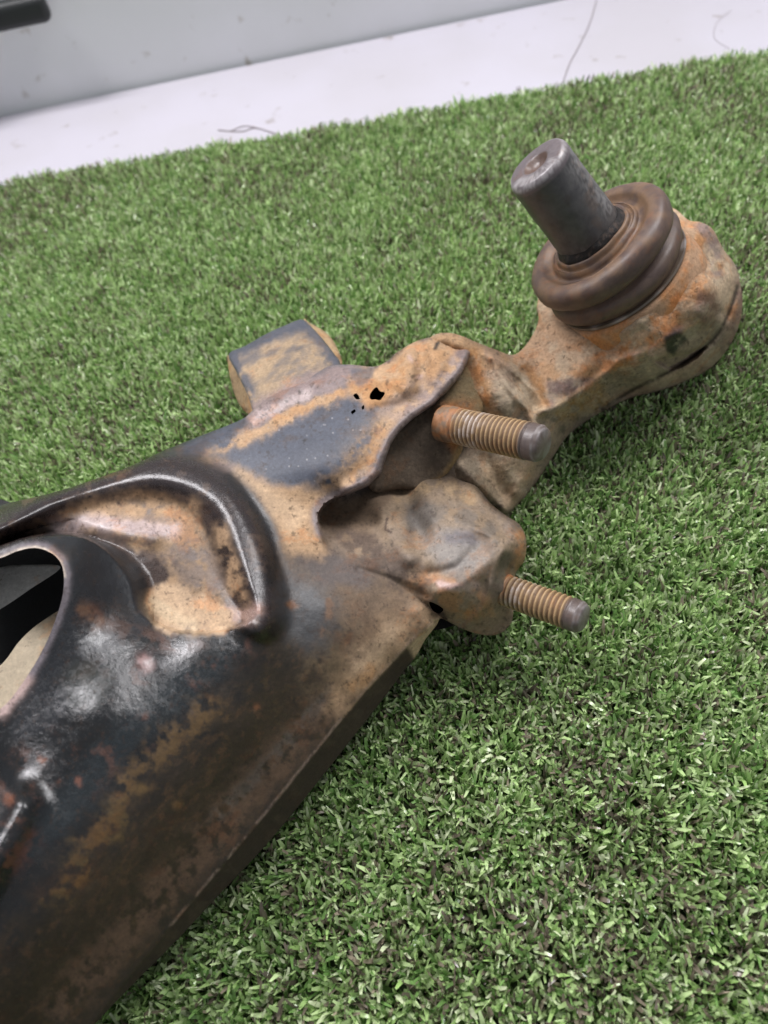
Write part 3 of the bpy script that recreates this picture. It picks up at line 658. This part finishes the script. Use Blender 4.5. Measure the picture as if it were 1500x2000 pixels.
def paint_forg(uv, pos):
    p = Paint(uv, pos, (.27, .205, .145), .88)
    p.mottle((.22, .18, .13), .02, -.1, .5, .7)
    top = [(1040, 600), (1090, 500), (1300, 400), (1400, 450), (1400, 600), (1320, 660), (1220, 700), (1130, 765), (1060, 800), (1040, 750), (1000, 700)]
    p.blob(top, (.38, .25, .155), 6, 8, .88)
    p.mottle((.38, .21, .11), .025, .05, .5, .7, None, mask(uv, top, 10))
    p.line([(1230, 620), (1290, 590), (1340, 540), (1360, 480)], 16, (.26, .18, .11), 16, .9, .7, .3)
    p.line([(1150, 722), (1210, 692), (1280, 650), (1340, 600)], 18, (.45, .20, .08), 20, .8, .9, .3)
    p.line([(1330, 430), (1365, 480), (1365, 560), (1330, 620)], 14, (.40, .19, .075), 20, .8, .8, .4)
    p.line([(1070, 730), (1130, 735), (1180, 710)], 14, (.42, .25, .13), 18, .85, .6, .4)
    p.line([(1230, 700), (1270, 690), (1310, 670)], 6, (.50, .32, .27), 5, .4, .8, .3)
    p.line([(1310, 665), (1345, 640), (1375, 600)], 9, (.24, .17, .17), 9, .35, .8, .3)
    p.blob([(1370, 560), (1400, 575), (1400, 625), (1370, 640), (1345, 645)], (.18, .10, .07), 8, 12, .6, .8)
    p.blob([(1296, 655), (1330, 645), (1350, 660), (1325, 680), (1315, 695), (1300, 680)], (.014, .014, .016), 5, 10, .35, .95)
    p.blob([(1065, 745), (1100, 740), (1160, 740), (1120, 765), (1075, 790), (1062, 780)], (.15, .11, .105), 8, 12, .75, .85)
    p.blob([(1380, 470), (1430, 520), (1440, 580), (1410, 640), (1400, 580)], (.48, .36, .24), 10, 14, .9, .9)
    p.mottle((.36, .17, .06), .03, .15, .5, .7, None, mask(uv, [(1360, 440), (1450, 540), (1430, 640), (1380, 560)], 10))
    p.line([(1370, 445), (1395, 480), (1400, 530)], 8, OXIDE, 8, .6, .8, .2)
    p.line([(1330, 745), (1400, 700), (1440, 630), (1446, 560)], 9, (.22, .13, .10), 8, .6, .8, .2)
    p.line([(1210, 780), (1300, 748), (1370, 705)], 9, (.40, .27, .19), 8, .8, .7)
    p.line(GRV, 2.6, (.05, .035, .025), 2, .8, .9)
    p.mottle((.10, .085, .06), .05, .22, .5, .8, None, mask(uv, [(1080, 800), (1200, 730), (1290, 720), (1200, 790), (1100, 850)], 12))
    p.line([(1090, 810), (1130, 790), (1170, 780)], 12, (.32, .18, .06), 18, .9, .7, .4)
    # inboard end
    p.blob([(780, 700), (860, 650), (930, 665), (1000, 700), (960, 740), (970, 800), (1040, 840), (940, 840), (900, 760)], (.38, .235, .125), 10, 10, .85, .9)
    p.mottle((.28, .19, .13), .03, .0, .4, .8, None, mask(uv, [(920, 670), (1000, 700), (1050, 840), (930, 830)], 12))
    p.line([(925, 690), (935, 740), (950, 790)], 6, ORANGE, 6, .85, .9)
    p.blob([(1000, 705), (1040, 740), (1060, 780), (1050, 830), (1020, 790)], (.34, .26, .17), 6, 8, .9, .85)
    p.line([(1020, 715), (1050, 745), (1062, 785)], 7, ORANGE, 8, .85, .8)
    p.blob([(950, 900), (1050, 900), (1020, 960), (985, 1000), (940, 940)], (.38, .27, .17), 12, 12, .88, .9)
    p.mottle((.42, .20, .09), .03, .25, .5, .7, None, mask(uv, [(930, 920), (1040, 920), (990, 1000)], 14))
    p.line([(915, 900), (950, 950), (975, 985)], 7, (.16, .13, .09), 8, .8, .6)
    p.mottle((.06, .04, .028), .10, .28, .5, .6, None, None, None, 4, .75)
    p.mottle((.50, .40, .29), .05, .25, .5, .4, None, None, None, 4, .7)
    p.mottle((.42, .34, .24), .02, .05, .4, .55); p.grain(.28); return p.out()
forg = patch('ball_joint_carrier', FORG, HD, M_CAST, paint_forg, 3, [GRV], (), 10, 30, ('solid', 40), arm, .38, 60, .45)
# bottom closing cap under the housing
# ------------------------------------------------------------------ bodies of revolution
def lathe(name, base, axis, prof, mat, parent, colf, seg=96, wob=0, sharp=40):
    """prof: list of (distance along axis mm, radius mm)"""
    ax = axis/np.linalg.norm(axis); e1 = np.cross(ax, [0, 0, 1]); e1 /= np.linalg.norm(e1); e2 = np.cross(ax, e1)
    prof = np.array(prof, float); n = len(prof); th = np.arange(seg)/seg*2*math.pi
    s = prof[:, 0][:, None]+np.zeros(seg); r = prof[:, 1][:, None]*np.ones(seg)
    if wob:
        q = np.c_[(np.cos(th)[None]*np.ones((n, 1))).ravel()*2, (np.sin(th)[None]*np.ones((n, 1))).ravel()*2, (s/6).ravel()]
        r = r+(wob*fbm(q, .9, 5, 3)).reshape(n, seg)*(prof[:, 1][:, None] > .5); s = s+(wob*fbm(q, .7, 11, 2)).reshape(n, seg)*.8
    V = base+(s[..., None]*ax+r[..., None]*(np.cos(th)[None, :, None]*e1+np.sin(th)[None, :, None]*e2))/1000
    V = V.reshape(-1, 3); f = []
    for i in range(n-1):
        for j in range(seg):
            k = (j+1) % seg; f.append((i*seg+j, i*seg+k, (i+1)*seg+k, (i+1)*seg+j))
    f.append(tuple(range(seg))[::-1]); f.append(tuple((n-1)*seg+j for j in range(seg)))
    S_, T_ = s.ravel(), np.tile(th, n)
    c = colf(S_, T_, V, np.repeat(np.arange(n), seg))
    o = mk(name, V, f, mat, parent, True, c, sharp)
    import bmesh
    bm = bmesh.new(); bm.from_mesh(o.data); bmesh.ops.recalc_face_normals(bm, faces=bm.faces); bm.to_mesh(o.data); bm.free()
    return o
def smooth_prof(pts, step=.5): return catmull(pts, step, False)
def mixc(a, b, m): return np.array(a)*(1-m[:, None])+np.array(b)*m[:, None]

Q = pt(1167, 480, 76); rq = rays([(1167, 480)])[0]
rel = Q-CAM; zq = rel@fwd
aim = np.array([1042-1151, 318-464.0]); aim /= np.linalg.norm(aim)
TH = math.radians(60)
side = RT*aim[0]-UP*aim[1]; side = side-(side@rq)*rq; side /= np.linalg.norm(side)
AX = side*math.sin(TH)-rq*math.cos(TH)
px = zq/F*1000                                           # mm per photo pixel at Q
def boot_col(s, t, V, i):
    q = V*1000; n1 = fbm(q, .25, 2, 4, .6); n2 = fbm(q, .8, 4, 3, .6)
    c = mixc((.085, .056, .046), (.125, .082, .058), sstep(.5+n1*1.2))
    c = mixc(np.array((.33, .20, .11)), c, np.ones(len(s))) if False else c
    dust = sstep(.45+n1*1.8)*((i > 25))*1.0
    c = c+(np.array((.17, .10, .055))-c)*(dust*.45+.5*((i > len(K_)*.62) & (i < len(K_)*.9))*sstep(.6+n1))[:, None]
    c = c+(np.array((.02, .017, .015))-c)*(sstep((n2-.25)*4)*.6*(i < 12))[:, None]
    return np.c_[c, .48+.12*n1]
R1 = 147*px
bp = [(-24, R1*.80), (-20, R1*.84), (-17, R1*.86), (-15.5, R1*.885), (-13.5, R1*.94), (-11, R1*.965), (-8.8, R1*.94), (-7.6, R1*.88), (-7, R1*.86), (-6.2, R1*.90), (-3.6, R1*.985), (0, R1*1.0), (2.8, R1*.965), (4.2, R1*.88), (4.2, R1*.78), (2.6, R1*.72), (1.6, R1*.66), (1.8, R1*.63), (3.6, R1*.61), (4.2, R1*.585), (3.4, R1*.56), (3.6, R1*.54), (5.6, R1*.525), (6.2, R1*.50), (5.6, R1*.47), (6.2, R1*.43), (5.6, R1*.37), (4, R1*.30)]
K_ = catmull(bp, .9, False)
lathe('rubber_boot', Q, AX, K_, M_RUBBER, arm, boot_col, 128, .9, 80)
def ring_col(s, t, V, i):
    n = fbm(V*1000, .5, 6, 4, .6); return np.c_[mixc((.16, .10, .055), (.30, .17, .08), sstep(.5+n*2)), np.full(len(s), .7)]
lathe('boot_clip', Q, AX, smooth_prof([(-17.6, R1*.84), (-17.6, R1*.925), (-17, R1*.935), (-16.3, R1*.925), (-16.3, R1*.84)], .4), M_STUD, arm,
      lambda s, t, V, i: np.c_[mixc((.10, .075, .055), (.26, .23, .21), sstep(fbm(V*1000, .12, 3, 2)*3)), np.full(len(s), .35)], 128, .15)
lathe('housing_seat', Q, AX, smooth_prof([(-34, R1*.98), (-28, R1*.99), (-22, R1*.985), (-19, R1*.97), (-18.2, R1*.93), (-18, R1*.8)], .8), M_CAST, arm,
      lambda s, t, V, i: np.c_[mixc((.40, .25, .15), (.46, .21, .08), sstep(.4+fbm(V*1000, .12, 3, 4, .6)*2)), np.full(len(s), .85)], 128, .8)
for a_ in (0, .8, 1.6, 2.4, 3.14, 4, 5, 5.6):
    e1_ = np.cross(AX, [0, 0, 1]); e1_ /= np.linalg.norm(e1_); e2_ = np.cross(AX, e1_)
    w_ = Q+(AX*-20+(e1_*math.cos(a_)+e2_*math.sin(a_))*R1*1.0)/1000; r_ = w_-CAM
    print('seat', [round(float(x)) for x in (750+F*(r_@RT)/(r_@fwd), 1000-F*(r_@UP)/(r_@fwd), w_[2]*1000)])
# stud length so that its end falls where the photo shows it
def proj(p): r = p-CAM; z_ = r@fwd; return np.array([750+F*(r@RT)/z_, 1000-F*(r@UP)/z_])
Qa = Q
best = min(np.arange(20, 90, .25), key=lambda L: abs(proj(Qa+AX*L/1000)[1]-318))
LS = best; zt = ((Qa+AX*LS/1000)-CAM)@fwd; rs = 69*zt/F*1000; print('stud', LS, rs, 'R1', R1, proj(Qa+AX*LS/1000), 'axis', AX)
def stud_col(s, t, V, i):
    n = fbm(V*1000, .3, 4, 4, .6); n2 = fbm(V*1000*np.array([1, 1, 1]), 1.1, 6, 3)
    c = mixc((.048, .045, .045), (.075, .071, .069), sstep(.5+n*1.2))
    lit_stripe = np.exp(-((t-4.6)/.45)**2)*.6  # lit flank of the stud, painted as a lighter stripe
    c = c+(np.array((.26, .25, .24))-c)*(lit_stripe*sstep(.5+n2*2))[:, None]
    end = (s > LS-3.6).astype(float)*1.0; c = c+(np.array((.13, .105, .11))-c)*(end*.8)[:, None]; c = c+(np.array((.26, .24, .24))-c)*(((s > LS-1.6) & (s < LS-.05) & (i < NI-1))*sstep(.75+n2*2))[:, None]
    low = sstep((14-s)/7); c = c+(np.array((.014, .012, .011))-c)*(low*.8*sstep(.5+n2*2))[:, None]
    hole = ((i >= NI)).astype(float); c = c+(np.array((.10, .055, .035))-c)*(hole*.8)[:, None]
    return np.c_[c, .38+.1*n]
sp = [(0, rs*.99), (8, rs*1.0), (16, rs*.985), (26, rs*.97), (LS-6, rs*.95), (LS-2.6, rs*.945)]
sp = [tuple(x) for x in catmull(sp, 1.0, False)]+[(LS-1.4, rs*.925), (LS-.3, rs*.87), (LS, rs*.81), (LS, rs*.6), (LS+.02, rs*.42)]
NI = len(sp); sp += [(LS-.3, rs*.37), (LS-1.6, rs*.30), (LS-2.6, rs*.12), (LS-2.7, .05)]
lathe('ball_stud', Qa, AX, sp, M_STUD, arm, stud_col, 96, .25, 50)
# greasy grit collar round the stud foot
lathe('grit_ring', Qa, AX, smooth_prof([(1, rs*1.13), (4, rs*1.15), (6.5, rs*1.10), (8.5, rs*1.0)], .5), M_CAST, arm,
      lambda s, t, V, i: np.c_[mixc((.012, .010, .009), (.06, .04, .03), sstep(fbm(V*1000, 1.0, 3, 3)*2)), np.full(len(s), .6)], 128, 1.4)

# ------------------------------------------------------------------ threaded studs
def stud(name, p0, p1, r, pitch, label, seed):
    ax = p1-p0; L = np.linalg.norm(ax)*1000; ax = ax/np.linalg.norm(ax)
    e1 = np.cross(ax, [0, 0, 1]); e1 /= np.linalg.norm(e1); e2 = np.cross(ax, e1); seg = 56; ds = pitch/9
    s = np.arange(0, L, ds); th = np.arange(seg)/seg*2*math.pi; SS, TT = np.meshgrid(s, th, indexing='ij')
    ph = ((SS/pitch-TT/(2*math.pi)) % 1.0); tri = 1-np.abs(ph*2-1); prof = np.clip(tri*1.5-.25, 0, 1)
    thr = sstep((SS-L*.14)/2)*sstep((L-SS-r*.72)/1.0)
    q0 = np.c_[(np.cos(TT)*2).ravel(), (np.sin(TT)*2).ravel(), (SS/3).ravel()]
    nn = fbm(q0, .8, seed, 3).reshape(SS.shape)
    R = r-thr*(1-prof)*r*.105*(1+.25*nn)-(1-sstep((SS-L*.10)/2))*r*-.02+nn*(.10+.55*sstep((L*.20-SS)/3))
    end = np.clip((SS-(L-r*.26))/(r*.26), 0, 1); R = R-end*r*.17-sstep((SS-(L-r*.8))/(r*.1))*r*.03
    V = (p0+(SS[..., None]*ax+R[..., None]*(np.cos(TT)[..., None]*e1+np.sin(TT)[..., None]*e2))/1000).reshape(-1, 3)
    n = len(s); f = []
    for i in range(n-1):
        for j in range(seg): k = (j+1) % seg; f.append((i*seg+j, (i+1)*seg+j, (i+1)*seg+k, i*seg+k))
    c0 = len(V); V = np.vstack([V, (V[-seg:]-(p0+ax*s[-1]/1000))*.9+p0+ax*(s[-1]+r*.05)/1000, [p0+ax*(s[-1]+r*.07)/1000]])
    b0 = (n-1)*seg
    for j in range(seg): k = (j+1) % seg; f.append((b0+j, c0+j, c0+k, b0+k)); f.append((c0+j, c0+seg, c0+k))
    n1 = fbm(V*1000, .35, seed+3, 4, .6); pr = np.r_[prof.ravel(), np.ones(seg+1)]; sv = np.r_[SS.ravel(), np.full(seg+1, L)]; tv = np.r_[thr.ravel(), np.zeros(seg+1)]
    c = mixc((.10, .052, .022), (.36, .235, .115), pr*.9)
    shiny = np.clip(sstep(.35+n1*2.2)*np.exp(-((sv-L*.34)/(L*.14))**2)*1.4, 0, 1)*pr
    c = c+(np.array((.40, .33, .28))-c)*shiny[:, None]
    wb = np.array((.30, .13, .05))+(np.array((.16, .10, .06))-np.array((.30, .13, .05)))*sstep(.5+n1*3)[:, None]; c = c+(wb-c)*(sstep((L*.23-sv)/3)*.9)[:, None]
    c = c+(np.array((.085, .065, .06))-c)*(sstep((sv-L+r*1.1)/1.5)*.95)[:, None]
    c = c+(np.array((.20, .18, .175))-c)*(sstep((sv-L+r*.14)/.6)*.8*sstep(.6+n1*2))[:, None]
    ed = np.exp(-((sv-L+r*.22)/.45)**2)*sstep(.7+n1*2); c = c+(np.array((.30, .27, .26))-c)*(ed*.5)[:, None]  # silver end rim, its highlight put into the colour
    rough = .62-.32*shiny-.2*sstep((sv-L+r)/1)
    return mk(name, V, f, M_STUD, arm, True, np.c_[np.clip(c, 0, 1), rough], 50)
s0 = pt(864, 826, 47.6); d1 = pt(1062, 868, 58); stud('threaded_stud', s0, d1, 6.9, 1.9, None, 3)
s0 = pt(962, 1143, 25); d1 = pt(1140, 1208, 33); stud('threaded_stud', s0, d1, 5.7, 1.9, None, 8)

# ------------------------------------------------------------------ sleeve welded on the far side
slv = [(445, 690), (590, 623), (665, 706), (655, 720), (640, 740), (560, 790), (497, 806)]
def Hs(uv): return rbf([(445, 690, 46), (590, 625, 46), (665, 706, 52), (497, 806, 58), (520, 665, 51), (590, 730, 60), (560, 780, 60), (630, 665, 50), (470, 745, 53), (560, 700, 57)], 1)(uv)
def paint_slv(uv, pos):
    p = Paint(uv, pos, (.30, .215, .13), .8)
    p.mottle(BLUE, .02, .3, .6, .7, .5, None, (-30, 3))
    p.line([(445, 692), (520, 655), (590, 625)], 12, BLUE, 10, .45, .95); p.line([(450, 700), (475, 750), (497, 800)], 11, BLUE, 10, .45, .9, .2)
    p.line([(595, 628), (635, 665), (662, 705)], 12, BLUE, 10, .45, .9); p.line([(600, 700), (650, 700)], 12, BLUE, 16, .5, .7, .4)
    p.line([(500, 800), (560, 765), (630, 735)], 10, OXIDE, 10, .6, .9); p.grain(.2); return p.out()
patch('mount_sleeve', [(447, 692), (480, 675), (520, 652), (560, 634), (588, 624), (604, 634), (630, 662), (652, 690), (664, 708), (660, 730), (600, 790), (530, 815), (499, 812), (485, 775), (462, 727)], Hs, M_SHEET, paint_slv, 3, (), (), 2, 10, ('solid', 3), arm, .08)
def paint_tab(uv, pos):
    p = Paint(uv, pos, (.36, .25, .14), .85); p.mottle(BROWN, .03, .1, .5, .7); p.grain(.2); return p.out()
patch('sleeve_end', [(592, 626), (606, 632), (630, 645), (648, 662), (662, 688), (668, 712), (650, 730), (600, 700)], lambda uv: rbf([(592, 626, 38), (668, 712, 42), (640, 655, 34), (600, 700, 42)], 1)(uv), M_CAST, paint_tab, 4, (), (), 3, 10, ('solid', 12), arm, .2)
patch('sleeve_end', [(444, 695), (450, 692), (470, 730), (500, 800), (497, 812), (488, 812), (466, 788), (450, 740)], lambda uv: rbf([(445, 695, 34), (500, 800, 42), (455, 745, 32), (490, 812, 36)], 1)(uv), M_CAST, paint_tab, 4, (), (), 2, 6, ('solid', 12), arm, .2)

# ------------------------------------------------------------------ inside of the hollow arm seen through the oval hole
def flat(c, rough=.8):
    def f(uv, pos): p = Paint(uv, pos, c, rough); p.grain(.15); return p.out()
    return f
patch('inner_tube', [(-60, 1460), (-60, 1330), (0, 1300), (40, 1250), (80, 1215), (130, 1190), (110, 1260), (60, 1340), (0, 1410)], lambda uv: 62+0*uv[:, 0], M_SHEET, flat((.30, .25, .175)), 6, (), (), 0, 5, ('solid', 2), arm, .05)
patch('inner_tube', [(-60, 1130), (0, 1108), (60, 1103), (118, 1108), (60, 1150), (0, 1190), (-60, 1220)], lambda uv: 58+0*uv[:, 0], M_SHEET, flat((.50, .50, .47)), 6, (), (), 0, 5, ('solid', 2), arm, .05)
patch('hollow_shade', [(-160, 1000), (100, 1010), (200, 1100), (200, 1300), (60, 1500), (-160, 1560)], lambda uv: 36+0*uv[:, 0], M_SHEET, flat((.006, .006, .006)), 8, (), (), 0, 5, ('solid', 2), arm, .05)  # added black sheet that stands in for the dark hollow

patch('hole_shade', [(480, 880), (600, 790), (700, 735), (800, 730), (860, 740), (800, 800), (750, 860), (700, 930), (600, 960)], lambda uv: 46+0*uv[:, 0], M_SHEET, flat((.006, .006, .006)), 8, (), (), 0, 5, ('solid', 2), arm, .05)  # added black sheet, painted darkness below the rust holes
patch('hole_shade', [(800, 1150), (900, 1160), (900, 1215), (800, 1230)], lambda uv: 12+0*uv[:, 0], M_SHEET, flat((.006, .006, .006)), 8, (), (), 0, 5, ('solid', 2), arm, .05)  # second added black sheet, painted darkness behind the bracket gap

# ------------------------------------------------------------------ loose hairs and fibres on the white floor
def tube(name, pts, r, mat, label, cat, grp=None):
    P3 = catmull(np.array(pts), .002, False); n = len(P3); V = []; f = []
    t = np.gradient(P3, axis=0); t /= np.linalg.norm(t, axis=1, keepdims=True)
    for i in range(n):
        e1 = np.cross(t[i], [0, 0, 1.]); e1 /= np.linalg.norm(e1)+1e-9; e2 = np.cross(t[i], e1)
        for k in range(6): V.append(P3[i]+r*(math.cos(k*math.pi/3)*e1+math.sin(k*math.pi/3)*e2))
    for i in range(n-1):
        for k in range(6): f.append((i*6+k, i*6+(k+1) % 6, i*6+6+(k+1) % 6, i*6+6+k))
    o = mk(name, np.array(V), f, mat); return tag(o, label, cat, grp)
m, nt, bs = mat_new('dark_hair'); bs.inputs['Base Color'].default_value = (.22, .18, .18, 1)
def fl(u, v, up=.5): return pt(u, v, FZ+up)
tube('hair', [fl(1165, 0), fl(1150, 50), fl(1128, 95), fl(1112, 125), fl(1098, 165)], .0003, m, 'long dark hair lying across the white floor behind the ball joint', 'hair')
tube('hair', [fl(425, 254), fl(470, 257), fl(500, 250), fl(540, 262), fl(575, 272)], .00035, m, 'dark looped fibre at the middle of the turf edge on the white floor', 'fibre')
tube('hair', [fl(450, 256), fl(480, 246), fl(520, 255), fl(560, 268)], .0003, m, 'thin dark strand crossing the looped fibre at the turf edge', 'fibre')
tube('hair', [fl(1428, 20), fl(1400, 45), fl(1396, 75), fl(1425, 95)], .00012, m, 'faint curled hair on the white floor near the top right corner', 'hair')
